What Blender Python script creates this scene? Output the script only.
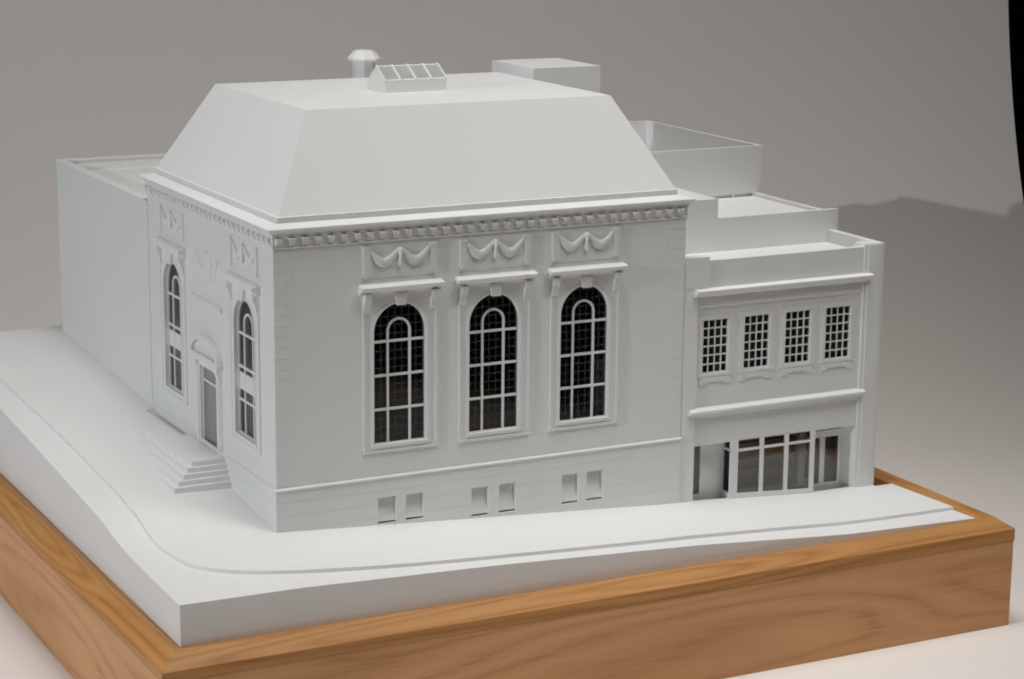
import bpy, math, random
from math import sin, cos, pi, radians, sqrt
from mathutils import Matrix, Vector
from mathutils.geometry import tessellate_polygon

random.seed(7)
S = 0.01                      # everything below is written in centimetres of the real model
sc = bpy.context.scene
for o in list(bpy.data.objects):
    bpy.data.objects.remove(o)

# ------------------------------------------------------------------ camera
CAM = Vector((-65.307, -169.239, 57.301))
YAW, PITCH, ROLL, FPX = 0.477723, -0.219783, 0.0095166, 2214.86
fw = Vector((sin(YAW)*cos(PITCH), cos(YAW)*cos(PITCH), sin(PITCH)))
r0 = Vector((cos(YAW), -sin(YAW), 0)); u0 = r0.cross(fw)
rv = r0*cos(ROLL)+u0*sin(ROLL); uv = -r0*sin(ROLL)+u0*cos(ROLL)
cd = bpy.data.cameras.new('camera'); cam = bpy.data.objects.new('camera', cd)
sc.collection.objects.link(cam)
m3 = Matrix((rv, uv, -fw)).transposed()
cam.matrix_world = Matrix.Translation(CAM*S) @ m3.to_4x4()
cd.sensor_width = 36; cd.lens = FPX/1024*36; cd.clip_start = 0.05; cd.clip_end = 50
sc.camera = cam

# ------------------------------------------------------------------ world, lamps, exposure
w = bpy.data.worlds.new('World'); sc.world = w; w.use_nodes = True
bg = w.node_tree.nodes['Background']
bg.inputs[0].default_value = (1.0, 0.97, 0.94, 1); bg.inputs[1].default_value = 0.012

def lamp(name, kind, loc, target, energy, color, **kw):
    d = bpy.data.lights.new(name, kind); o = bpy.data.objects.new(name, d)
    sc.collection.objects.link(o)
    o.location = Vector(loc)*S
    o.rotation_euler = (Vector(target)-Vector(loc)).to_track_quat('-Z', 'Y').to_euler()
    d.energy = energy; d.color = color
    for k, v in kw.items(): setattr(d, k, v)
    return o
# overhead softbox, unseen front-right fill added to lift the shop front, small hard flash head at the left, unseen fill added by its side
lamp('overhead_softbox', 'AREA', (8, -22, 240), (20, -12, 0), 6.6, (1, 0.985, 0.955), shape='RECTANGLE', size=0.9, size_y=0.9, spread=radians(82))
lamp('front_fill', 'AREA', (95, -95, 220), (46, -10, 4), 1.5, (1, 0.985, 0.955), shape='RECTANGLE', size=0.9, size_y=0.9, spread=radians(42))
lamp('left_fill', 'AREA', (-170, 0, 110), (10, 16, 10), 0.7, (0.93, 0.96, 1.0), shape='RECTANGLE', size=0.9, size_y=0.9, spread=radians(90))
lamp('left_flash', 'SPOT', (-250, -40, 85), (40, 35, 8), 98, (0.93, 0.965, 1.0), shadow_soft_size=0.018, spot_size=radians(70), spot_blend=0.5)
sc.view_settings.view_transform = 'Standard'; sc.view_settings.look = 'None'
sc.view_settings.exposure = 0; sc.view_settings.gamma = 1
sc.view_settings.use_curve_mapping = False
sc.render.engine = 'CYCLES'; sc.cycles.filter_width = 1.9

# ------------------------------------------------------------------ materials
def mat(name):
    m = bpy.data.materials.new(name); m.use_nodes = True
    nt = m.node_tree; return m, nt, nt.nodes['Principled BSDF']
def paint(name, col, rough=0.5, var=0.03, bump=0.02, scale=60, course=0):
    m, nt, b = mat(name); N = nt.nodes; L = nt.links
    tc = N.new('ShaderNodeTexCoord')
    n = N.new('ShaderNodeTexNoise'); n.inputs['Scale'].default_value = scale; n.inputs['Detail'].default_value = 5
    L.new(tc.outputs['Object'], n.inputs['Vector'])
    mx = N.new('ShaderNodeMix'); mx.data_type = 'RGBA'
    mx.inputs[6].default_value = tuple(c*(1-var) for c in col)+(1,); mx.inputs[7].default_value = tuple(min(1, c*(1+var)) for c in col)+(1,)
    n2 = N.new('ShaderNodeTexNoise'); n2.inputs['Scale'].default_value = scale/6; n2.inputs['Detail'].default_value = 3
    L.new(tc.outputs['Object'], n2.inputs['Vector'])
    L.new(n2.outputs[0], mx.inputs[0]); L.new(mx.outputs[2], b.inputs['Base Color'])
    b.inputs['Roughness'].default_value = rough
    b.inputs['Specular IOR Level'].default_value = 0.35
    bp = N.new('ShaderNodeBump'); bp.inputs['Strength'].default_value = bump; bp.inputs['Distance'].default_value = 0.002
    L.new(n.outputs[0], bp.inputs['Height']); last = bp
    if course:
        wv = N.new('ShaderNodeTexWave'); wv.bands_direction = 'Z'; wv.wave_profile = 'SAW'
        wv.inputs['Scale'].default_value = course; L.new(tc.outputs['Object'], wv.inputs['Vector'])
        rp = N.new('ShaderNodeValToRGB'); rp.color_ramp.elements[0].position = 0.0; rp.color_ramp.elements[1].position = 0.12
        L.new(wv.outputs['Fac'], rp.inputs[0])
        b2 = N.new('ShaderNodeBump'); b2.inputs['Strength'].default_value = 0.35; b2.inputs['Distance'].default_value = 0.0006
        L.new(rp.outputs[0], b2.inputs['Height']); L.new(bp.outputs[0], b2.inputs['Normal']); last = b2
    L.new(last.outputs[0], b.inputs['Normal'])
    return m
WHITE = paint('white_paint', (0.76, 0.765, 0.76))
COURSED = paint('white_paint_coursed', (0.755, 0.76, 0.755), course=26)
ROOF = paint('white_paint_roof', (0.78, 0.78, 0.765), rough=0.55)
GROUND = paint('white_paint_ground', (0.79, 0.785, 0.775), rough=0.6)
DARK = paint('dark_interior', (0.035, 0.034, 0.033), rough=0.8)  # inner faces coloured dark to stop bounce and imitate unlit rooms
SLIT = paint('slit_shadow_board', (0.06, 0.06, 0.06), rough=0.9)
BROWN = paint('red_brown_wood', (0.62, 0.13, 0.065), rough=0.5, var=0.2)
GREY = paint('grey_backing', (0.16, 0.155, 0.15), rough=0.7)
PANEGREY = paint('pane_grey', (0.23, 0.23, 0.225), rough=0.25, var=0.1)  # flat grey for the door panes and the backing of lower side panes
UMBER = paint('umber_wood', (0.22, 0.12, 0.09), rough=0.5, var=0.2)
TAUPE = paint('taupe_floor', (0.66, 0.58, 0.53), rough=0.5, var=0.1)
PAPER = paint('backdrop_paper', (0.80, 0.75, 0.71), rough=0.9, var=0.012, bump=0.01, scale=8)
BLACK = paint('black_cloth', (0.004, 0.004, 0.004), rough=0.95)
SKYL = paint('frosted_skylight', (0.42, 0.42, 0.40), rough=0.35, var=0.12, scale=300)

def glass(name, lattice, tint=(0.5, 0.5, 0.48)):
    m, nt, b = mat(name); N = nt.nodes; L = nt.links; N.remove(b)
    out = N['Material Output']
    tr = N.new('ShaderNodeBsdfTransparent'); tr.inputs[0].default_value = tint+(1,)
    gl = N.new('ShaderNodeBsdfGlossy'); gl.inputs['Roughness'].default_value = 0.08; gl.inputs[0].default_value = (0.85, 0.85, 0.85, 1)
    fr = N.new('ShaderNodeFresnel'); fr.inputs[0].default_value = 1.45
    mx = N.new('ShaderNodeMixShader'); L.new(fr.outputs[0], mx.inputs[0]); L.new(tr.outputs[0], mx.inputs[1]); L.new(gl.outputs[0], mx.inputs[2])
    last = mx
    if lattice:
        tc = N.new('ShaderNodeTexCoord'); sp = N.new('ShaderNodeSeparateXYZ'); L.new(tc.outputs['Object'], sp.inputs[0])
        def lines(sock, pitch, width, off):
            a = N.new('ShaderNodeMath'); a.operation = 'ADD'; a.inputs[1].default_value = off; L.new(sock, a.inputs[0])
            d = N.new('ShaderNodeMath'); d.operation = 'PINGPONG'; d.inputs[1].default_value = pitch/2; L.new(a.outputs[0], d.inputs[0])
            c = N.new('ShaderNodeMath'); c.operation = 'LESS_THAN'; c.inputs[1].default_value = width; L.new(d.outputs[0], c.inputs[0]); return c.outputs[0]
        a = lines(sp.outputs['X'], 0.0066, 0.0006, 0.0033); c = lines(sp.outputs['Z'], 0.0075, 0.0006, 0.002)
        mm = N.new('ShaderNodeMath'); mm.operation = 'MAXIMUM'; L.new(a, mm.inputs[0]); L.new(c, mm.inputs[1])
        sc_ = N.new('ShaderNodeMath'); sc_.operation = 'MULTIPLY'; sc_.inputs[1].default_value = 0.22; L.new(mm.outputs[0], sc_.inputs[0])
        df = N.new('ShaderNodeBsdfDiffuse'); df.inputs[0].default_value = (0.22, 0.21, 0.2, 1)
        m2 = N.new('ShaderNodeMixShader'); L.new(sc_.outputs[0], m2.inputs[0]); L.new(mx.outputs[0], m2.inputs[1]); L.new(df.outputs[0], m2.inputs[2]); last = m2
    L.new(last.outputs[0], out.inputs[0])
    return m
GLASS = glass('leaded_glass', True); CLEAR = glass('clear_glass', False, (0.93, 0.92, 0.90))

def oak(name, c1, c2, c3, k=1.0):
    m, nt, b = mat(name); N = nt.nodes; L = nt.links
    tc = N.new('ShaderNodeTexCoord')
    mp = N.new('ShaderNodeMapping'); mp.inputs['Scale'].default_value = (0.75, 6.5*k, 6.5*k); L.new(tc.outputs['Object'], mp.inputs[0])
    n0 = N.new('ShaderNodeTexNoise'); n0.inputs['Scale'].default_value = 2.2; n0.inputs['Detail'].default_value = 1; L.new(mp.outputs[0], n0.inputs['Vector'])
    # cathedral grain: contour lines of a stretched noise field
    mul = N.new('ShaderNodeMath'); mul.operation = 'MULTIPLY'; mul.inputs[1].default_value = 26; L.new(n0.outputs[0], mul.inputs[0])
    fr = N.new('ShaderNodeMath'); fr.operation = 'PINGPONG'; fr.inputs[1].default_value = 1; L.new(mul.outputs[0], fr.inputs[0])
    mp2 = N.new('ShaderNodeMapping'); mp2.inputs['Scale'].default_value = (5, 110, 110); L.new(tc.outputs['Object'], mp2.inputs[0])
    n1 = N.new('ShaderNodeTexNoise'); n1.inputs['Scale'].default_value = 3; n1.inputs['Detail'].default_value = 4; L.new(mp2.outputs[0], n1.inputs['Vector'])
    n2 = N.new('ShaderNodeTexNoise'); n2.inputs['Scale'].default_value = 3; n2.inputs['Detail'].default_value = 2
    mp3 = N.new('ShaderNodeMapping'); mp3.inputs['Scale'].default_value = (1, 4, 4); L.new(tc.outputs['Object'], mp3.inputs[0]); L.new(mp3.outputs[0], n2.inputs['Vector'])
    r = N.new('ShaderNodeValToRGB'); e = r.color_ramp.elements
    e[0].position = 0.0; e[0].color = c3+(1,); e[1].position = 1; e[1].color = c1+(1,)
    x = e.new(0.26); x.color = tuple(0.6*a+0.4*q for a, q in zip(c2, c3))+(1,); x = e.new(0.42); x.color = c2+(1,)
    ad = N.new('ShaderNodeMath'); ad.operation = 'MULTIPLY_ADD'; ad.inputs[1].default_value = 0.5; L.new(fr.outputs[0], ad.inputs[0])
    m3_ = N.new('ShaderNodeMath'); m3_.operation = 'MULTIPLY'; m3_.inputs[1].default_value = 0.6; L.new(n1.outputs[0], m3_.inputs[0]); L.new(m3_.outputs[0], ad.inputs[2])
    L.new(ad.outputs[0], r.inputs[0])
    mx = N.new('ShaderNodeMix'); mx.data_type = 'RGBA'; mx.blend_type = 'MULTIPLY'; mx.inputs[0].default_value = 0.5
    r2 = N.new('ShaderNodeValToRGB'); r2.color_ramp.elements[0].position = 0.3; r2.color_ramp.elements[0].color = (0.72, 0.66, 0.6, 1); r2.color_ramp.elements[1].position = 0.7; r2.color_ramp.elements[1].color = (1.1, 1.08, 1.06, 1)
    L.new(n2.outputs[0], r2.inputs[0]); L.new(r.outputs[0], mx.inputs[6]); L.new(r2.outputs[0], mx.inputs[7])
    L.new(mx.outputs[2], b.inputs['Base Color']); b.inputs['Roughness'].default_value = 0.5; b.inputs['Specular IOR Level'].default_value = 0.3
    bp = N.new('ShaderNodeBump'); bp.inputs['Strength'].default_value = 0.08; bp.inputs['Distance'].default_value = 0.001
    L.new(n1.outputs[0], bp.inputs['Height']); L.new(bp.outputs[0], b.inputs['Normal'])
    return m
OAK = oak('oak_board', (0.68, 0.385, 0.19), (0.60, 0.315, 0.14), (0.36, 0.16, 0.058))
OAKCAP = oak('oak_cap', (0.57, 0.295, 0.108), (0.46, 0.215, 0.064), (0.28, 0.105, 0.022), 1.7)

# ------------------------------------------------------------------ mesh helpers
class MB:
    def __init__(s): s.v = []; s.f = []; s.m = []
    def add(s, v, f, mi=0):
        b = len(s.v); s.v += [tuple(p) for p in v]; s.f += [tuple(i+b for i in q) for q in f]; s.m += [mi]*len(f); return s
    def box(s, x0, x1, y0, y1, z0, z1, mi=0):
        v = [(x, y, z) for z in (z0, z1) for y in (y0, y1) for x in (x0, x1)]
        return s.add(v, [(0, 2, 3, 1), (4, 5, 7, 6), (0, 1, 5, 4), (2, 6, 7, 3), (0, 4, 6, 2), (1, 3, 7, 5)], mi)
    def prism(s, poly, a0, a1, axis='y', mi=0):
        """poly: 2D points; axis y: (x,z) extruded in y; axis x: (y,z) extruded in x"""
        n = len(poly)
        P = (lambda p, a: (p[0], a, p[1])) if axis == 'y' else (lambda p, a: (a, p[0], p[1])) if axis == 'x' else (lambda p, a: (p[0], p[1], a))
        v = [P(p, a0) for p in poly]+[P(p, a1) for p in poly]
        f = [(i, (i+1) % n, (i+1) % n+n, i+n) for i in range(n)]
        t = tessellate_polygon([[Vector((p[0], p[1], 0)) for p in poly]])
        f += [tuple(q) for q in t]+[tuple(i+n for i in reversed(q)) for q in t]
        return s.add(v, f, mi)
    def plate(s, outer, holes, y0, y1, mi=0, mback=None):
        """2D (x,z) plate with holes, thickness y0 (front) to y1 (back)"""
        loops = [outer]+holes
        flat = [p for l in loops for p in l]; n = len(flat)
        t = tessellate_polygon([[Vector((p[0], p[1], 0)) for p in l] for l in loops])
        v = [(p[0], y0, p[1]) for p in flat]+[(p[0], y1, p[1]) for p in flat]
        def up(q):   # consistent winding
            a, b, c = (flat[i] for i in q); return (b[0]-a[0])*(c[1]-a[1])-(b[1]-a[1])*(c[0]-a[0]) > 0
        fr = [tuple(q) if up(q) else tuple(reversed(q)) for q in t]
        s.add(v, fr, mi)
        base = len(s.v)-2*n
        s.f += [tuple(i+n+base for i in reversed(q)) for q in fr]; s.m += [mi if mback is None else mback]*len(fr)
        k = 0
        for l in loops:
            ln = len(l)
            for i in range(ln):
                a = k+i; b = k+(i+1) % ln
                s.f.append((base+a, base+b, base+b+n, base+a+n)); s.m.append(mi)
            k += ln
        return s
    def tube(s, path, radii, seg=8, sq=(1, 1)):
        rings = []
        for i, p in enumerate(path):
            p = Vector(p); a = Vector(path[max(i-1, 0)]); b = Vector(path[min(i+1, len(path)-1)])
            d = (b-a).normalized(); n = d.cross(Vector((0, 1, 0)))
            if n.length < 1e-4: n = Vector((1, 0, 0))
            n.normalize(); q = d.cross(n)
            rings.append([tuple(p+n*cos(2*pi*k/seg)*radii[i]*sq[0]+q*sin(2*pi*k/seg)*radii[i]*sq[1]) for k in range(seg)])
        v = [p for r in rings for p in r]; f = []
        for i in range(len(rings)-1):
            for k in range(seg):
                f.append((i*seg+k, i*seg+(k+1) % seg, (i+1)*seg+(k+1) % seg, (i+1)*seg+k))
        f += [tuple(reversed(range(seg))), tuple(range((len(rings)-1)*seg, len(rings)*seg))]
        return s.add(v, f)
    def lathe(s, prof, cx, cy, seg=24, ph=0):
        v = [(cx+r*cos(2*pi*k/seg+ph), cy+r*sin(2*pi*k/seg+ph), z) for r, z in prof for k in range(seg)]; f = []
        for i in range(len(prof)-1):
            for k in range(seg): f.append((i*seg+k, i*seg+(k+1) % seg, (i+1)*seg+(k+1) % seg, (i+1)*seg+k))
        f += [tuple(reversed(range(seg))), tuple(range((len(prof)-1)*seg, len(prof)*seg))]
        return s.add(v, f)
    def sweep(s, prof, x0, x1, y0, y1):
        """profile (outward, z) swept round a rectangle, mitred"""
        n = len(prof); v = []
        for sx, sy in ((0, 0), (1, 0), (1, 1), (0, 1)):
            for o, z in prof: v.append(((x1+o) if sx else (x0-o), (y1+o) if sy else (y0-o), z))
        f = []
        for c in range(4):
            d = (c+1) % 4
            for i in range(n-1): f.append((c*n+i, d*n+i, d*n+i+1, c*n+i+1))
        return s.add(v, f)

WM = {}
def link(o, name, parent, W):
    sc.collection.objects.link(o)
    WM[o.name] = W
    if parent is not None:
        o.parent = parent; L = WM[parent.name].inverted() @ W
    else: L = W
    t = L.to_translation()*S
    o.matrix_basis = Matrix.Translation(t) @ L.to_3x3().to_4x4()
    return o
def tag(o, label=None, cat=None, group=None, kind=None):
    for k, v in (('label', label), ('category', cat), ('group', group), ('kind', kind)):
        if v: o[k] = v
    return o
def T(x=0, y=0, z=0, rz=0): return Matrix.Translation((x, y, z)) @ Matrix.Rotation(rz, 4, 'Z')
def mesh(name, mb, mats, smooth=False):
    if not isinstance(mats, (list, tuple)): mats = [mats]
    me = bpy.data.meshes.new(name)
    me.from_pydata([(x*S, y*S, z*S) for x, y, z in mb.v], [], mb.f)
    for m in mats: me.materials.append(m)
    me.polygons.foreach_set('material_index', mb.m)
    if smooth: me.polygons.foreach_set('use_smooth', [True]*len(mb.f))
    import bmesh
    bm = bmesh.new(); bm.from_mesh(me); bmesh.ops.recalc_face_normals(bm, faces=bm.faces); bm.to_mesh(me); bm.free()
    me.update(); return me
def put(name, me, parent=None, W=None):
    return link(bpy.data.objects.new(name, me), name, parent, W if W is not None else (WM[parent.name] if parent else T()))
def part(name, mb, mats, parent=None, W=None, smooth=False):
    return put(name, mesh(name, mb, mats, smooth), parent, W)
def empty(name, W, label, cat, group=None):
    o = bpy.data.objects.new(name, None); o.empty_display_size = 0.02
    link(o, name, None, W); return tag(o, label, cat, group)
def lw(parent): return WM[parent.name]
def wpart(name, mb, mats, parent, smooth=False):
    """geometry written in model (world) coordinates, under an unrotated parent"""
    t = WM[parent.name].to_translation()
    mb.v = [(x-t.x, y-t.y, z-t.z) for x, y, z in mb.v]
    return part(name, mb, mats, parent, None, smooth)

# ------------------------------------------------------------------ ground heights
def interp(tab, x):
    if x <= tab[0][0]: return tab[0][1]
    for (a, p), (b, q) in zip(tab, tab[1:]):
        if x <= b: return p+(q-p)*(x-a)/(b-a)
    return tab[-1][1]
def smooth_tab(tab):
    xs = [tab[0][0]+(tab[-1][0]-tab[0][0])*i/160 for i in range(161)]
    ys = [interp(tab, x) for x in xs]
    for _ in range(6): ys = [ys[0]]+[(ys[i-1]+2*ys[i]+ys[i+1])/4 for i in range(1, 160)]+[ys[-1]]
    return list(zip(xs, ys))
K = 0.33
XL, XR, YF, YB = -13.19, 64.4, -13.14, 66.0
FE = smooth_tab([(-13.2, -.33+K), (-3, -.42+K), (14.6, -1.06+K), (34, -2.05+K), (50, -3.25+K), (64.4, -3.66+K)])
FB = smooth_tab([(0, 0.0), (40, -2.58), (55, -3.55), (64.4, -3.7)])
LE = smooth_tab([(-13.14, -.33+K), (-5.9, -.25+K), (1.5, -.02+K), (7.4, .86+K), (22.8, 1.91+K), (40.3, 3.02+K), (66, 4.5+K)])
LB = smooth_tab([(0, 0.0), (10.4, 1.0), (32.9, 3.4), (66, 5.0)])
def G(x, y):
    if x >= 0 and y < 0:
        return interp(FE, x)+(interp(FB, x)-interp(FE, x))*(y-YF)/(-YF)
    if x < 0 and y >= 0:
        return interp(LE, y)+(interp(LB, y)-interp(LE, y))*(x-XL)/(-XL)
    if x < 0 and y < 0:
        u = (x-XL)/(-XL); v = (y-YF)/(-YF)
        bot = interp(FE, x); top = interp(LE, 0)*(1-u)+0*u
        lef = interp(LE, y); rig = interp(FE, 0)*(1-v)+0*v
        c00, c10, c01 = interp(LE, YF), interp(FE, 0), interp(LE, 0)
        return (1-v)*bot+v*top+(1-u)*lef+u*rig-((1-u)*(1-v)*c00+u*(1-v)*c10+(1-u)*v*c01)
    return interp(FB, x)+interp(LB, y)

# ------------------------------------------------------------------ setting: backdrop, curtain
BX = Vector((sin(YAW), cos(YAW), 0)); BR = Vector((cos(YAW), -sin(YAW), 0))
FLOOR = -13.86
R_ = 56.0; F0 = 260.0
prof = [(-60, 0), (60, 0), (160, 0), (220, 0), (F0, 0)]
prof += [(F0+R_*sin(a), R_-R_*cos(a)) for a in [radians(q) for q in range(3, 88, 3)]]
prof += [(F0+R_+1.5*k/6, R_+k*22) for k in range(0, 7)]
mb = MB(); cols = [-260, -160, -80, -40, 0, 40, 69.6]
for f_, h in prof:
    for c in cols:
        if c > 60: c += max(0, 50-h)*.055
        p = Vector((CAM.x, CAM.y, 0))+BX*f_+BR*c; mb.v.append((p.x, p.y, FLOOR+h))
n = len(cols)
for i in range(len(prof)-1):
    for j in range(n-1): mb.f.append((i*n+j, i*n+j+1, (i+1)*n+j+1, (i+1)*n+j)); mb.m.append(0)
tag(part('backdrop', mb, PAPER, smooth=True), kind='structure')
mb = MB()
def cur(c, h):
    p = Vector((CAM.x, CAM.y, 0))+BX*(345+2.2*sin(c*0.55))+BR*c; return (p.x, p.y, FLOOR+h)
cs = [66+k*1.2 for k in range(60)]
for c in cs: mb.v += [cur(c, -2), cur(c, 200)]
for i in range(len(cs)-1): mb.f.append((2*i, 2*i+2, 2*i+3, 2*i+1)); mb.m.append(0)
o = part('black_curtain', mb, BLACK, smooth=True)
tag(o, 'black cloth hanging beyond the right edge of the grey backdrop', 'curtain')

# ------------------------------------------------------------------ wooden base
ZW = -3.78
wb = empty('wooden_base', T(25.6, 26.4, FLOOR), 'oak plinth with chamfered rim under the white model', 'plinth')
capo = [(0.06, 0), (0.95, 0), (2.28, -0.92), (2.33, -0.98), (2.33, -1.75), (0.06, -1.75)]
def rim(name, prof, m, side, lift):
    """one mitred board; local x runs along the board, outward is -y; the rim stands a little higher along the right edge"""
    if side in 'fb': L0, L1 = XL, XR
    else: L0, L1 = YF, YB
    half = (L1-L0)/2; mid = (L0+L1)/2
    mb = MB(); npf = len(prof); nx = 12
    for k in range(nx+1):
        t = k/nx
        up = lift*{'f': t, 'b': 1-t, 'l': 0, 'r': 1}[side]
        for o_, z in prof:
            e0 = .5*(side == 'b')*(o_ > .5); e1 = .5*(side == 'f')*(o_ > .5); eo = .5*(side == 'r')*(o_ > .5)
            xa, xb = -(half+o_+e0), half+o_+e1
            mb.v.append((xa+(xb-xa)*t, -o_-eo, z+(up if o_ > .5 and z > -1.5 else 0)))
    for k in range(nx):
        mb.f += [(k*npf+i, k*npf+(i+1) % npf, (k+1)*npf+(i+1) % npf, (k+1)*npf+i) for i in range(npf)]
    mb.f += [tuple(range(npf)), tuple(range(nx*npf, (nx+1)*npf))]; mb.m += [0]*len(mb.f)
    W = {'f': T(mid, YF, ZW), 'b': T(mid, YB, ZW, pi), 'l': T(XL, mid, ZW, -pi/2), 'r': T(XR, mid, ZW, pi/2)}[side]
    return part(name, mb, m, wb, W)
depth = ZW-FLOOR
for sd in 'flrb':
    rim('cap_moulding', capo, OAKCAP, sd, 0.35)
    rim('side_board', [(0.7, -1.78), (2.28, -1.78), (2.28, -depth), (0.7, -depth)], OAK, sd, 0)

# ------------------------------------------------------------------ ground slab, sidewalk
mb = MB()
def grid(xs, ys, zf):
    b = len(mb.v); nx = len(xs)
    for y in ys:
        for x in xs: mb.v.append((x, y, zf(x, y)))
    for j in range(len(ys)-1):
        for i in range(nx-1): mb.f.append((b+j*nx+i, b+j*nx+i+1, b+(j+1)*nx+i+1, b+(j+1)*nx+i)); mb.m.append(0)
def lin(a, b, n): return [a+(b-a)*i/n for i in range(n+1)]
xs = lin(XL, 0, 16)+lin(0, XR, 60)[1:]; ysf = lin(YF, 0, 16); zs = lambda x, y: G(x, min(y, -1e-6) if x >= 0 else y)-K
ZB = -5.6
grid(xs, ysf, zs); grid([x for x in xs if x <= 0], lin(0, YB, 80), lambda x, y: G(min(x, -1e-6), y)-K)
def skirt(pts):
    b = len(mb.v)
    for x, y, z in pts: mb.v += [(x, y, z), (x, y, ZB)]
    for i in range(len(pts)-1): mb.f.append((b+2*i, b+2*i+2, b+2*i+3, b+2*i+1)); mb.m.append(0)
skirt([(x, YF, zs(x, YF)) for x in xs]); skirt([(XL, y, G(XL, y)-K) for y in lin(YF, YB, 100)])
skirt([(x, YB, G(min(x, -1e-6), YB)-K) for x in lin(XL, 0, 10)])
mb.add([(60, -.3, -5.3), (XR, -.3, -5.3), (XR, YB, -5.3), (60, YB, -5.3)], [(0, 1, 2, 3)])
mb.add([(0, 60, -5.3), (62, 60, -5.3), (62, YB, -5.3), (0, YB, -5.3)], [(0, 1, 2, 3)])
tag(part('street', mb, GROUND), kind='structure')

kern = [(-10.9, 66), (-10.8, 48.6), (-10.35, 31.5), (-10.05, 15.3), (-10.1, 8), (-10.35, 1.2), (-9.75, -4.2), (-7.9, -7.0), (-4.1, -9.15), (1.1, -10.4), (12.5, -11.4),
        (27.6, -11.35), (35.5, -11.0), (46.7, -10.4), (52.7, -10.35), (57.5, -10.25), (64.38, -10.0)]
inn = [(.4, 66), (.4, 48.6), (.4, 31.5), (.4, 15.3), (.4, 8), (.4, 4), (.4, 2), (.4, .8), (.4, .4), (2.1, .4), (12.5, .4), (27.6, .4), (35.5, .4), (46.7, .4), (52.7, .4), (57.5, .4), (64.38, .4)]
def cr(P, t):
    i = min(int(t), len(P)-2); u = t-i
    p = [Vector(P[max(0, min(len(P)-1, i+k))]) for k in (-1, 0, 1, 2)]
    return 0.5*((2*p[1])+(p[2]-p[0])*u+(2*p[0]-5*p[1]+4*p[2]-p[3])*u*u+(3*p[1]-p[0]-3*p[2]+p[3])*u**3)
mb = MB(); NS = 16*14; NT = 20
for i in range(NS+1):
    t = 16*i/NS; k = cr(kern, t); j = min(int(t), 15); q = Vector(inn[j]).lerp(Vector(inn[j+1]), t-j)
    if q.x > 62.0: q.y = -.3
    for s_ in range(NT+1):
        p = q.lerp(k, s_/NT)
        x_, y_ = p.x, p.y
        gx, gy = (x_, min(y_, -1e-6)) if x_ > y_ else (min(x_, -1e-6), y_)
        mb.v.append((x_, y_, G(gx, gy)))
    kx, ky, kz = mb.v[-1]; mb.v.append((kx, ky, kz-K-.05))
    qx, qy, qz = mb.v[-NT-2]; mb.v.append((qx, qy, qz-1.6))
st = NT+3
for i in range(NS):
    for s_ in range(NT+1): mb.f.append((i*st+s_, (i+1)*st+s_, (i+1)*st+s_+1, i*st+s_+1)); mb.m.append(0)
    mb.f.append((i*st, i*st+NT+2, (i+1)*st+NT+2, (i+1)*st)); mb.m.append(0)
tag(part('sidewalk', mb, GROUND), kind='structure')

# ------------------------------------------------------------------ the hall (main building)
W0, D0 = 40.0, 33.0
hall = empty('hall', T(0, 0, 0), 'white classical hall with hipped roof and tall arched windows on the street corner', 'building')
TH = 0.8; ZT = 25.5
ACZ = 16.52; AR = 2.5; WB = 6.62
def archloop(r, zb, zc, cx=0, n=20):
    return [(cx-r, zb), (cx+r, zb)]+[(cx+r*cos(pi*i/n), zc+r*sin(pi*i/n)) for i in range(n+1)]
def rect(x0, x1, z0, z1): return [(x0, z0), (x1, z0), (x1, z1), (x0, z1)]
WINX = [11.48, 20.56, 29.62]; WINY = [6.9, 25.9]; DOORY = 16.4
BAS = [(9.29, 11.05, -.5, 1.86), (11.98, 13.7, -.5, 1.86), (18.36, 20.05, -1.05, 1.62), (21.12, 22.8, -1.05, 1.62), (27.5, 29.2, -1.08, 1.68), (30.05, 31.75, -1.08, 1.68)]
ZWT = 3.66
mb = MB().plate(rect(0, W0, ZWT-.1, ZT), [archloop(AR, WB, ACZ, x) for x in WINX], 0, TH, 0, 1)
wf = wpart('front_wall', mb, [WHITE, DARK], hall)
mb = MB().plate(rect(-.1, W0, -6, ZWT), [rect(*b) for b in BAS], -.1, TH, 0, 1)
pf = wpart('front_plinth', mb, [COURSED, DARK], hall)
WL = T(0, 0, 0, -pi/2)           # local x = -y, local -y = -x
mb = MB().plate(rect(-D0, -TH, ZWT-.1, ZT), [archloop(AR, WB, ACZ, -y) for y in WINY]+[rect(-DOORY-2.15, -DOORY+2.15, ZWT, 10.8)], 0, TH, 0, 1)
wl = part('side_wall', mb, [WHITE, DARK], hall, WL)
mb = MB().plate(rect(-D0, -TH, -2, ZWT), [], -.1, TH, 0, 1)
part('side_plinth', mb, [COURSED, DARK], hall, WL)
mb = MB().box(W0-TH, W0, TH, D0-TH, -2, ZT); wpart('party_wall', mb, WHITE, hall)
mb = MB().box(TH, W0, D0-TH, D0, -2, ZT); wpart('rear_wall', mb, WHITE, hall)
# water table moulding
for nm, W_, a, b in (('water_table', T(), -.18, W0), ('water_table', WL, -D0, .0)):
    part(nm, MB().prism([(-.2, ZWT-.12), (-.2, ZWT+.02), (-.06, ZWT+.14), (.02, ZWT+.14), (.02, ZWT-.12)], a, b, 'x'), WHITE, hall, W_)
# interior
wpart('interior_floor', MB().box(TH, W0-TH, TH, D0-TH, 3.2, 3.5), TAUPE, hall)
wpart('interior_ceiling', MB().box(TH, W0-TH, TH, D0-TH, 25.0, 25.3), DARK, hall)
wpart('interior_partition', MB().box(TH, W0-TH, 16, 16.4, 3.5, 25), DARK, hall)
wpart('interior_counter', MB().box(11.0, 15.0, 1.0, 1.2, 9.75, 11.3), BROWN, hall)
wpart('interior_counter', MB().box(18.0, 22.4, 1.0, 1.2, 5.0, 7.9), BROWN, hall)
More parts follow.
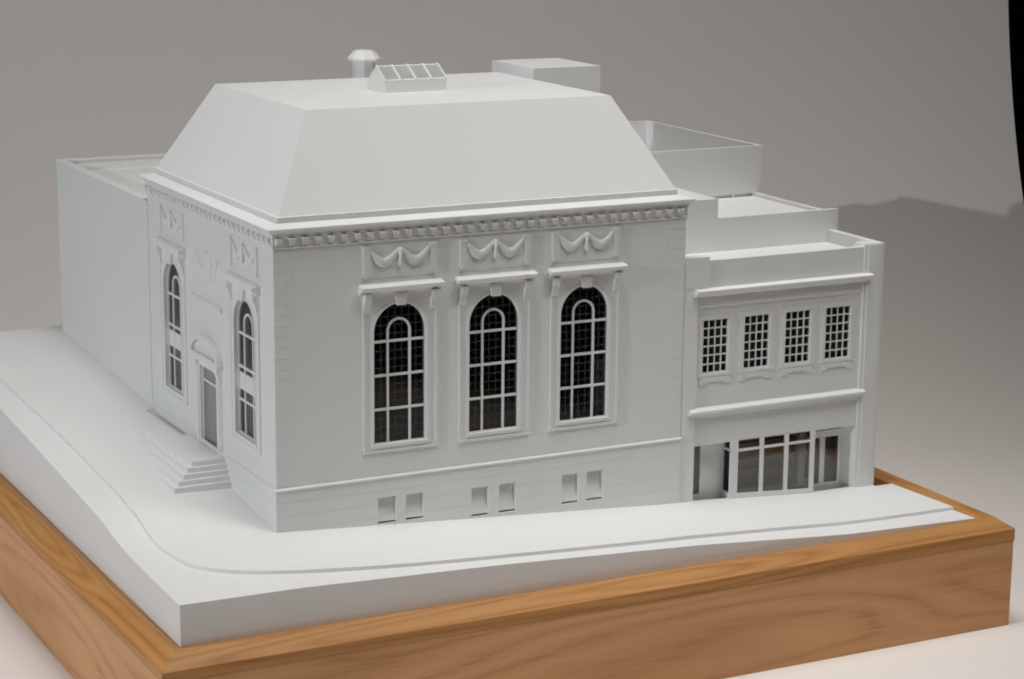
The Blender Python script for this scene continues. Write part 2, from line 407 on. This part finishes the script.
# quoins: toothed corner blocks
qh = 0.93
qa = mesh('quoin', MB().box(0, 1.55, -.022, 0.0, 0.0, qh-.03), WHITE); qb = mesh('quoin', MB().box(0, 1.05, -.022, 0.0, 0.0, qh-.03), WHITE)
for i in range(22):
    z = ZWT+.25+i*qh
    put('quoin', qa if i % 2 else qb, wf, T(0, 0, z))
    put('quoin', qa if i % 2 else qb, wf, T(W0-(1.55 if i % 2 else 1.05), 0, z))
    put('quoin', qb if i % 2 else qa, wl, T(0, 1.05 if i % 2 else 1.55, z, -pi/2))
    put('quoin', qb if i % 2 else qa, wl, T(0, D0-.02, z, -pi/2))

# basement windows: tilted hopper panels in shallow niches
for x0, x1, z0, z1 in BAS:
    p = wpart('basement_window', MB().prism([(.64, z1), (.74, z1), (.14, z0+.12), (.02, z0+.17)], x0, x1, 'x'), WHITE, hall)
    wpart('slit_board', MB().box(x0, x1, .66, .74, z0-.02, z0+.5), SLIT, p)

# --- arched windows
def ringplate(mb, ro, ri, zb, zc, y0, y1, n=20):
    o_ = archloop(ro, zb, zc, 0, n); i_ = archloop(ri, zb, zc, 0, n)
    lo = o_[1:]+[o_[0]]; li = i_[1:]+[i_[0]]; m = len(lo); b = len(mb.v)
    for p, q in zip(lo, li): mb.v += [(p[0], y0, p[1]), (q[0], y0, q[1]), (q[0], y1, q[1]), (p[0], y1, p[1])]
    for k in range(m-1):
        for e in range(4): mb.f.append((b+4*k+e, b+4*k+(e+1) % 4, b+4*k+4+(e+1) % 4, b+4*k+4+e)); mb.m.append(0)
    return mb
SUR = 3.52
m_sur = MB().plate(rect(-SUR, SUR, 5.95, 20.1), [archloop(AR, WB, ACZ)], -.1, -.001)
for a, b in ((-SUR, -SUR+.22), (SUR-.22, SUR)): m_sur.box(a, b, -.17, -.1, 5.95, 18.2)
m_sur.box(-SUR+.22, SUR-.22, -.17, -.1, 5.95, 6.17)
ringplate(m_sur, AR+.22, AR, WB, ACZ, -.16, -.1); m_sur.box(-AR-.22, AR+.22, -.2, -.1, WB-.24, WB)
m_sur = mesh('window_surround', m_sur, WHITE)
m_sash = mesh('sash_frame', ringplate(MB(), AR+.02, AR-.07, WB, ACZ, .24, .48).box(-AR, AR, .22, .48, WB-.02, WB+.07), WHITE)
TZ = [9.66, 12.66, 15.65]; MX = 1.04; mw = .105
m_mul = mesh('mullion', MB().box(-mw, mw, .24, .46, WB, TZ[2]), WHITE)
m_tra = mesh('transom', MB().box(-AR+.1, AR-.1, .23, .47, -mw, mw), WHITE)
m_inn = mesh('inner_arch_bar', ringplate(MB(), MX+mw, MX-mw, TZ[2], ACZ, .24, .46, 14), WHITE)
def panemesh(x0, x1, z0, z1): return mesh('pane', MB().box(x0, x1, .36, .4, z0, z1), GLASS)
zz = [WB+.04]+TZ; xx = [-AR+.03, -MX, MX, AR-.03]
pm = [panemesh(xx[i]+.02, xx[i+1]-.02, zz[j]+.02, zz[j+1]-.02) for i in range(3) for j in range(3)]
m_pin = mesh('pane', MB().prism(archloop(MX, TZ[2]+.02, ACZ, 0, 14), .36, .4, 'y'), GLASS)
lo = [(AR-.06, TZ[2]+.02)]+[((AR-.06)*cos(pi*i/20), ACZ+(AR-.06)*sin(pi*i/20)) for i in range(21)]+[(-AR+.06, TZ[2]+.02)]
li = [(MX+.02, TZ[2]+.02)]+[((MX+.02)*cos(pi*i/20), ACZ+(MX+.02)*sin(pi*i/20)) for i in range(21)]+[(-MX-.02, TZ[2]+.02)]
m_pou = mesh('pane', MB().prism(lo+li[::-1], .36, .4, 'y'), GLASS)
def console(mb, a, b, zt, hgt, pr):
    return mb.prism([(-.1, zt), (-pr, zt), (-pr, zt-.28*hgt), (-.72*pr, zt-.45*hgt), (-.5*pr, zt-.7*hgt), (-.42*pr, zt-.9*hgt), (-.2*pr, zt-hgt), (-.1, zt-hgt)], a, b, 'x')
HP = .85
m_hood = mesh('window_hood', MB().prism([(-.1, 19.95), (-.35, 19.95), (-.45, 20.2), (-HP+.22, 20.3), (-HP, 20.42), (-HP, 20.62), (-HP+.06, 20.66), (-.1, 20.82), (0, 20.82), (0, 19.95)], -3.86, 3.86, 'x'), WHITE)
m_brL = mesh('bracket', console(MB(), -3.46, -2.84, 20.0, 1.75, .6), WHITE); m_brR = mesh('bracket', console(MB(), 2.84, 3.46, 20.0, 1.75, .6), WHITE)
m_key = mesh('keystone', MB().prism([(-.42, 18.85), (.42, 18.85), (.62, 19.95), (-.62, 19.95)], -.42, -.05, 'y'), WHITE)
def swag(c):
    pa = []; ra = []
    for i in range(13):
        u = -1+2*i/12; pa.append((c+u*1.3, -.09, 22.6+1.12*abs(u)**1.8)); ra.append(.12+.3*(1-u*u))
    return mesh('swag', MB().tube(pa, ra, 10, (1, .5)), WHITE, True)
m_sw = [swag(-1.45), swag(1.45)]
m_fp = mesh('festoon_panel', MB().box(-3.52, 3.52, -.04, -.001, 21.25, 24.15), WHITE)
m_fs = [mesh('end_drop', MB().prism([(a, 23.95), (a+.62, 23.95), (a+.62, 21.75), (a+.5, 21.45), (a+.12, 21.45), (a, 21.75)], -.19, -.04, 'y').box(a-.02, a+.64, -.22, -.04, 23.75, 24.0), WHITE) for a in (-3.42, 2.8)]
m_cd = mesh('centre_drop', MB().tube([(0, -.15, 23.85), (0, -.18, 23.55), (0, -.17, 23.0), (0, -.19, 22.5), (0, -.14, 22.15)], [.16, .24, .15, .26, .08], 8), WHITE, True)
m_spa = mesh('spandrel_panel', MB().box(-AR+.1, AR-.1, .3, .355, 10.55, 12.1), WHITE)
m_backing = mesh('lower_backing', MB().box(-AR+.1, AR-.1, .5, .55, WB, 10.5), PANEGREY)  # grey panel added behind the lower panes, standing in for their reflected light
def arched(W_, side=False):
    s_ = put('arched_window', m_sur, hall, W_)
    put('sash_frame', m_sash, s_, W_)
    for a in (-MX, MX): put('mullion', m_mul, s_, W_ @ T(a, 0, 0))
    for z in TZ: put('transom', m_tra, s_, W_ @ T(0, 0, z))
    put('inner_arch_bar', m_inn, s_, W_)
    for q in pm+[m_pin, m_pou]: put('pane', q, s_, W_)
    if side: put('spandrel_panel', m_spa, s_, W_); put('lower_backing', m_backing, s_, W_)
    h = put('window_hood', m_hood, hall, W_)
    put('bracket', m_brL, h, W_); put('bracket', m_brR, h, W_); put('keystone', m_key, h, W_)
    f = put('festoon_panel', m_fp, hall, W_)
    for q in m_sw: put('swag', q, f, W_)
    for q in m_fs: put('end_drop', q, f, W_)
    put('centre_drop', m_cd, f, W_)
for x in WINX: arched(T(x, 0, 0))
for y in WINY: arched(T(0, y, 0, -pi/2), True)

# --- entrance on the side wall
WD = T(0, DOORY, 0, -pi/2)
d = part('entrance_surround', MB().box(-3.3, -2.15, -.16, -.001, 3.45, 10.8).box(2.15, 3.3, -.16, -.001, 3.45, 10.8).box(-3.3, 3.3, -.16, -.001, 10.8, 11.43)
         .box(-3.0, -2.45, -.26, -.15, 3.45, 10.2).box(2.45, 3.0, -.26, -.15, 3.45, 10.2), WHITE, hall, WD)
for a, b in ((-3.2, -2.4), (2.4, 3.2)): part('bracket', console(MB(), a, b, 11.43, 1.45, .5), WHITE, d, WD)
seg = [(-3.75, 11.5), (3.75, 11.5), (3.75, 11.85)]+[(3.75*cos(pi*i/16), 11.85+2.0*sin(pi*i/16)) for i in range(1, 16)]+[(-3.75, 11.85)]
seg2 = [(3.2*cos(pi*i/16), 12.0+1.45*sin(pi*i/16)) for i in range(17)]
pdm = MB().plate(seg, [seg2], -.62, -.001); pdm.prism(seg2, -.25, -.001, 'y'); pdm.box(-3.85, 3.85, -.7, -.001, 11.44, 11.8)
part('segmental_pediment', pdm, WHITE, d, WD)
dr = part('entrance_door', MB().plate(rect(-2.15, 2.15, 3.5, 10.8), [rect(-2.02, 2.02, 3.65, 9.34), rect(-2.02, 2.02, 9.52, 10.68)], .1, .3), WHITE, hall, WD)
part('pane', MB().box(-2.03, 2.03, .18, .22, 3.64, 9.36), PANEGREY, dr, WD); part('transom_pane', MB().box(-2.03, 2.03, .18, .22, 9.5, 10.7), PANEGREY, dr, WD)
tp = part('inscription_panel', MB().plate(rect(-3.6, 3.6, 17.2, 22.4), [rect(-3.3, 3.3, 17.5, 22.1)], -.014, -.001).prism([(-.1, 16.55), (-.2, 16.7), (-.34, 16.85), (-.34, 17.02), (-.001, 17.15), (-.001, 16.55)], -3.9, 3.9, 'x'), WHITE, hall, WD)
cart = MB().lathe([(.05, 0), (1.0, .0), (1.0, .06), (.85, .16), (.6, .12), (.3, .2), (.02, .22)], 0, 0, 18)
cart.v = [(x*1.15, -z*.45-.01, y*1.5+20.2) for x, y, z in cart.v]; part('cartouche', cart, WHITE, tp, WD, True)
for sgn in (-1, 1):
    pa = [(sgn*(1.1+1.6*i/8), -.03, 20.6-.9*sin(pi*i/8)+.5*i/8) for i in range(9)]
    part('scroll', MB().tube(pa, [.12+.12*sin(pi*i/8) for i in range(9)], 8), WHITE, tp, WD, True)

# --- stairs that run along the side wall and die into the slope
stp = wpart('stairs', MB().box(-3.2, -1.1, 12.4, 33.5, 1.0, 3.45).box(-1.1, -.1, 12.4, 21.6, 1.0, 3.45).box(-1.1, -.1, 31.9, 33.5, 1.0, 3.45), GROUND, hall)
for i in range(1, 5):
    wpart('step', MB().box(-3.2-.55*i, -.1, 12.4-.4*i, 33.4-3.6*i, -.5, 3.45-.44*i), GROUND, stp)

# --- cornice with modillions
CPR = [(0, 24.42), (.12, 24.42), (.16, 24.52), (.12, 24.62), (.10, 24.66), (.10, 25.36), (.16, 25.42), (.2, 25.62), (.34, 25.84), (.6, 26.04), (.66, 26.1), (.66, 26.18), (.6, 26.22), (-.5, 26.48), (-.55, 26.3)]
cor = wpart('cornice', MB().sweep(CPR, 0, W0, 0, D0), WHITE, hall)
mod = mesh('modillion', MB().prism([(.0, .62), (-.36, .62), (-.4, .5), (-.34, .34), (-.22, .2), (-.2, .06), (-.08, .0), (0, 0)], -.26, .26, 'x'), WHITE)
for i in range(34): put('modillion', mod, cor, T(.4+i*(39.25-.4)/33, -.09, 24.72))
for i in range(28): put('modillion', mod, cor, T(-.09, .45+i*(D0-.9)/27, 24.72, -pi/2))

# --- hipped roof with flat top, skylight, vent, lift tower
RB_, RT_ = .62, 5.19
mb = MB().sweep([(-.45, 26.3), (-RB_, 26.4), (-RB_, 26.95), (-RB_-.12, 27.0), (-RT_, 35.2)], 0, W0, 0, D0)
mb.add([(RT_, RT_, 35.2), (W0-RT_, RT_, 35.2), (W0-RT_, D0-RT_, 35.2), (RT_, D0-RT_, 35.2)], [(0, 1, 2, 3)])
rf = wpart('roof', mb, ROOF, hall)
x0, x1, y0, y1, ym = 16.6, 22.82, 14.5, 18.4, 16.5
sk = wpart('skylight', MB().prism([(y0, 35.2), (y1, 35.2), (y1, 36.05), (ym, 37.5), (y0, 36.34)], x0, x1, 'x'), ROOF, rf)
wd = (x1-x0)/4
sdir = Vector((0, ym-y0, 37.5-36.34)).normalized(); sl = sqrt((ym-y0)**2+(37.5-36.34)**2); nrm = Vector((0, -sdir.z, sdir.y))
def onslope(u, v, h): p = Vector((0, y0, 36.34))+sdir*v+nrm*h; return (u, p.y, p.z)
for i in range(4):
    a, b = x0+wd*i+.12, x0+wd*(i+1)-.12
    v = [onslope(u, t, h) for h in (-.02, .03) for u, t in ((a, .18), (b, .18), (b, sl-.2), (a, sl-.2))]
    wpart('skylight_pane', MB().add(v, [(0, 1, 2, 3), (4, 5, 6, 7), (0, 1, 5, 4), (1, 2, 6, 5), (2, 3, 7, 6), (3, 0, 4, 7)]), SKYL, sk)
for i in range(5):
    u = x0+wd*i; a, b = max(x0-.04, u-.1), min(x1+.04, u+.1)
    v = [onslope(q, t, h) for h in (-.02, .1) for q, t in ((a, -.02), (b, -.02), (b, sl+.02), (a, sl+.02))]
    wpart('glazing_bar', MB().add(v, [(0, 1, 2, 3), (4, 5, 6, 7), (0, 1, 5, 4), (1, 2, 6, 5), (2, 3, 7, 6), (3, 0, 4, 7)]), WHITE, sk)
vn = wpart('roof_vent', MB().lathe([(1.12, 27), (1.12, 36.65)], 21.3, 30.0, 8, pi/8), WHITE, rf)
wpart('vent_cap', MB().lathe([(1.1, 36.62), (1.62, 36.66), (1.62, 36.86), (.95, 37.62), (.3, 37.66)], 21.3, 30.0, 8, pi/8), WHITE, rf)
lt = wpart('lift_tower', MB().box(36.0, 43.5, 22.4, 31.4, 20, 36.0), WHITE, hall)

# ------------------------------------------------------------------ rear wing
rear = empty('rear_wing', T(0, 33, 3), 'plain windowless flat-roofed white block behind the hall, at the far left', 'building')
wpart('wall', MB().box(-.05, .75, 33.05, 64, -3, 23.55).box(.75, 39, 63.2, 64, -3, 23.55).box(38.2, 39, 33.05, 63.2, -3, 23.55), WHITE, rear)
wpart('coping', MB().box(-.1, .8, 33.05, 64.05, 23.55, 23.75).box(.8, 39.05, 63.15, 64.05, 23.55, 23.75).box(38.15, 39.05, 33.05, 63.15, 23.55, 23.75), WHITE, rear)
wpart('roof', MB().box(.75, 38.2, 33.05, 63.2, 22.3, 22.9), ROOF, rear)
wpart('roof_curb', MB().box(.8, 38.1, 60.2, 63.1, 22.9, 23.3), ROOF, rear)

# ------------------------------------------------------------------ shop building on the right
shop = empty('shop_building', T(51.3, 0.5, -3.2), 'white two-storey shop building with gridded upper windows and glazed storefront', 'building')
wpart('pier', MB().box(40.06, 41.55, 0, 1.6, -6, 20.2), WHITE, shop)
wpart('pier', MB().box(60.12, 62.4, 0, 1.6, -6, 20.45), WHITE, shop)
wpart('pier_strip', MB().box(60.55, 62.05, -.08, 0, -4.5, 20.35), WHITE, shop)
wpart('parapet_block', MB().box(40.06, 42.65, -.06, 1.0, 17.7, 20.6), WHITE, shop)
SW = [(42.3, 45.1), (46.85, 49.7), (51.45, 54.35), (56.05, 58.95)]; SZ0, SZ1 = 9.5, 14.62
uw = wpart('upper_wall', MB().plate(rect(41.55, 60.12, 2.62, 17.5), [rect(a, b, SZ0, SZ1) for a, b in SW], .22, .9, 0, 1), [WHITE, DARK], shop)
wpart('parapet', MB().box(42.65, 60.12, .1, .75, 17.5, 20.2), WHITE, shop)
wpart('upper_cornice', MB().prism([(.22, 15.75), (.1, 15.8), (.02, 16.0), (.08, 16.1), (.06, 16.85), (-.2, 17.0), (-.5, 17.32), (-.6, 17.4), (-.6, 17.52), (-.5, 17.58), (.12, 17.66), (.22, 17.66)], 41.15, 60.9, 'x'), WHITE, shop)
wpart('lower_cornice', MB().prism([(.22, 5.3), (.05, 5.35), (-.04, 5.72), (-.38, 5.92), (-.5, 5.97), (-.5, 6.08), (-.42, 6.14), (.22, 6.3)], 40.85, 60.6, 'x'), WHITE, shop)
wpart('side_wall', MB().box(61.6, 62.4, 1.6, 62, -6, 20.45), WHITE, shop)
wpart('rear_wall', MB().box(40.06, 61.6, 61.2, 62, -6, 20.4), WHITE, shop)
wpart('roof', MB().box(40.06, 61.6, .9, 61.2, 18.9, 19.25), ROOF, shop)
wpart('setback_wall', MB().box(40.06, 62.75, 8.2, 8.7, 19.25, 22.5).box(40.06, 48.65, 8.18, 20, 19.25, 24.4), WHITE, shop)
wpart('upper_roof', MB().box(48.65, 60.7, 8.7, 58, 19.25, 22.15), ROOF, shop)
wpart('side_parapet', MB().box(60.7, 61.2, 8.7, 58, 19.25, 22.5), WHITE, shop)
# raised open screen on the roof
sx0, sx1, sy0, sy1, sz0, sz1 = 44, 61.7, 20.4, 43.5, 22.5, 27.35
scr = wpart('roof_screen', MB().box(sx0, sx1, sy0, sy0+.4, sz0, sz1).box(sx1-.4, sx1, sy0+.4, sy1-.4, sz0, sz1).box(sx0, sx1, sy1-.4, sy1, sz0, sz1).box(sx0, sx0+.4, sy0+.4, sy1-.4, sz0, sz1), WHITE, shop)
for px_ in (sx0+.5, 52.5, 58.2, sx1-.6):
    wpart('screen_post', MB().box(px_, px_+.3, sy0+.05, sy0+.35, 22.15, sz0), WHITE, scr)
wpart('screen_post', MB().box(sx1-.35, sx1-.05, 32, 32.3, 22.15, sz0), WHITE, scr); wpart('screen_post', MB().box(sx1-.35, sx1-.05, sy1-.4, sy1-.1, 22.15, sz0), WHITE, scr)
# upper windows
for a, b in SW:
    hw = (b-a)/2; W_ = T((a+b)/2, .22, 0)
    fr_ = MB().plate(rect(-hw-.42, hw+.42, SZ0-.3, SZ1+.42), [rect(-hw, hw, SZ0, SZ1)], -.07, -.001)
    fr_.box(-hw-.62, -hw-.42, -.07, -.001, SZ1-.35, SZ1+.42).box(hw+.42, hw+.62, -.07, -.001, SZ1-.35, SZ1+.42)
    fr_.box(-hw-.5, hw+.5, -.12, -.001, SZ0-.3, SZ0-.08)
    wn = part('grid_window', fr_, WHITE, shop, W_)
    ap = [(-hw-.3, SZ0-.33), (-hw-.3, SZ0-1.05), (-hw+.15, SZ0-1.05), (-hw+.5, SZ0-.8), (hw-.5, SZ0-.8), (hw-.15, SZ0-1.05), (hw+.3, SZ0-1.05), (hw+.3, SZ0-.33)]
    part('sill_apron', MB().prism(ap, -.1, -.001, 'y'), WHITE, wn, W_)
    g = MB()
    for i in range(1, 4): g.box(-hw+2*hw*i/4-.06, -hw+2*hw*i/4+.06, .1, .26, SZ0, SZ1)
    for j in range(1, 6): z = SZ0+(SZ1-SZ0)*j/6; g.box(-hw, hw, .09, .27, z-.06, z+.06)
    g.box(-hw, -hw+.1, .08, .28, SZ0, SZ1).box(hw-.1, hw, .08, .28, SZ0, SZ1).box(-hw, hw, .07, .29, SZ0, SZ0+.1).box(-hw, hw, .07, .29, SZ1-.1, SZ1)
    part('muntin_grid', g, WHITE, wn, W_)
    part('pane', MB().box(-hw, hw, .18, .2, SZ0, SZ1), CLEAR, wn, W_)
wpart('upper_backing', MB().box(41.6, 60, 1.0, 1.2, 3.2, 18.8), GREY, shop)  # grey panel added right behind the upper panes to lighten them
# storefront
zb = lambda x: G(x, -1e-6)
RD = 1.45
bay = [('bay_post', 45.72, 46.5), ('bay_mullion', 48.98, 49.4), ('bay_mullion', 51.78, 52.22), ('bay_post', 54.75, 55.25)]
bx0, bx1 = 45.72, 55.25
sf = wpart('storefront', MB().prism([(bx0-.05, -4.2), (bx1+.05, -4.2), (bx1+.05, -3.1), (bx0-.05, -2.42)], .02, 1.6, 'y'), WHITE, shop)
def sill(x): return -2.42+(x-bx0)*(-3.1+2.42)/(bx1-bx0)
for nm, a, b in bay: wpart(nm, MB().box(a, b, .04, .34, sill(b)-.1, 2.62), WHITE, sf)
wpart('bay_transom', MB().box(bx0, bx1, .06, .3, 1.58, 1.82), WHITE, sf)
e = [bx0+.4, 49.2, 52.0, bx1-.3]
for i in range(3):
    wpart('pane', MB().box(e[i], e[i+1], .17, .2, -3.2, 1.6), CLEAR, sf); wpart('transom_pane', MB().box(e[i], e[i+1], .17, .2, 1.8, 2.6), CLEAR, sf)
# glazed left side of the bay and its right side
for xx_ in (bx0+.12, bx1-.15):
    wpart('side_pane', MB().box(xx_, xx_+.03, .34, RD, -3.3, 2.6), CLEAR, sf)
    wpart('side_transom', MB().box(xx_-.06, xx_+.1, .34, RD, 1.6, 1.8), WHITE, sf)
    wpart('side_rail', MB().box(xx_-.1, xx_+.14, .3, RD, -4, -2.55), WHITE, sf)
# left recess: narrow light and white panel
wpart('recess_panel', MB().box(43.15, bx0+.1, RD, RD+.2, -4, 2.75), WHITE, sf)
wpart('recess_rail', MB().box(41.5, 43.15, RD, RD+.2, 2.2, 2.75).box(41.5, 43.15, RD, RD+.2, -4, -2.5), WHITE, sf)
wpart('recess_pane', MB().box(41.5, 43.15, RD+.08, RD+.1, -2.5, 2.2), CLEAR, sf)
# right recess: glazed door with side light, splayed reveal
dm = MB().plate(rect(bx1-.1, 59.5, -4.2, 2.1), [rect(55.5, 56.85, -3.2, 1.42), rect(57.45, 59.0, -3.2, 1.42)], RD, RD+.22)
rd_ = wpart('recess_door', dm, WHITE, shop)
wpart('pane', MB().box(55.5, 56.85, RD+.1, RD+.12, -3.2, 1.42), CLEAR, rd_); wpart('pane', MB().box(57.45, 59.0, RD+.1, RD+.12, -3.2, 1.42), CLEAR, rd_)
wpart('splayed_reveal', MB().prism([(59.3, RD), (60.12, .3), (60.12, RD+.3), (59.3, RD+.3)], -4.5, 2.75, 'z'), WHITE, shop)
wpart('recess_soffit', MB().box(41.5, 60.12, .92, 1.8, 2.62, 2.95), WHITE, shop)
# shop interior
wpart('shop_floor', MB().box(41.2, 61, 1.7, 14, -4.2, -3.3), TAUPE, shop)
wpart('shop_back_wall', MB().box(41.2, 61, 5.5, 5.8, -4.0, 3.0), TAUPE, shop)
wpart('shop_ceiling', MB().box(41.2, 61, 1.75, 14, 2.7, 2.98), TAUPE, shop)
wpart('shop_beam', MB().box(46, 56, 3.6, 4.1, -.4, 1.2), UMBER, shop)
wpart('shop_counter', MB().box(47, 56, 4.2, 5.2, -3.3, -1.9), TAUPE, shop)
wpart('shop_column', MB().box(54.6, 55.5, 1.75, 2.3, -3.3, 2.6), WHITE, shop)
bpy.context.view_layer.update()
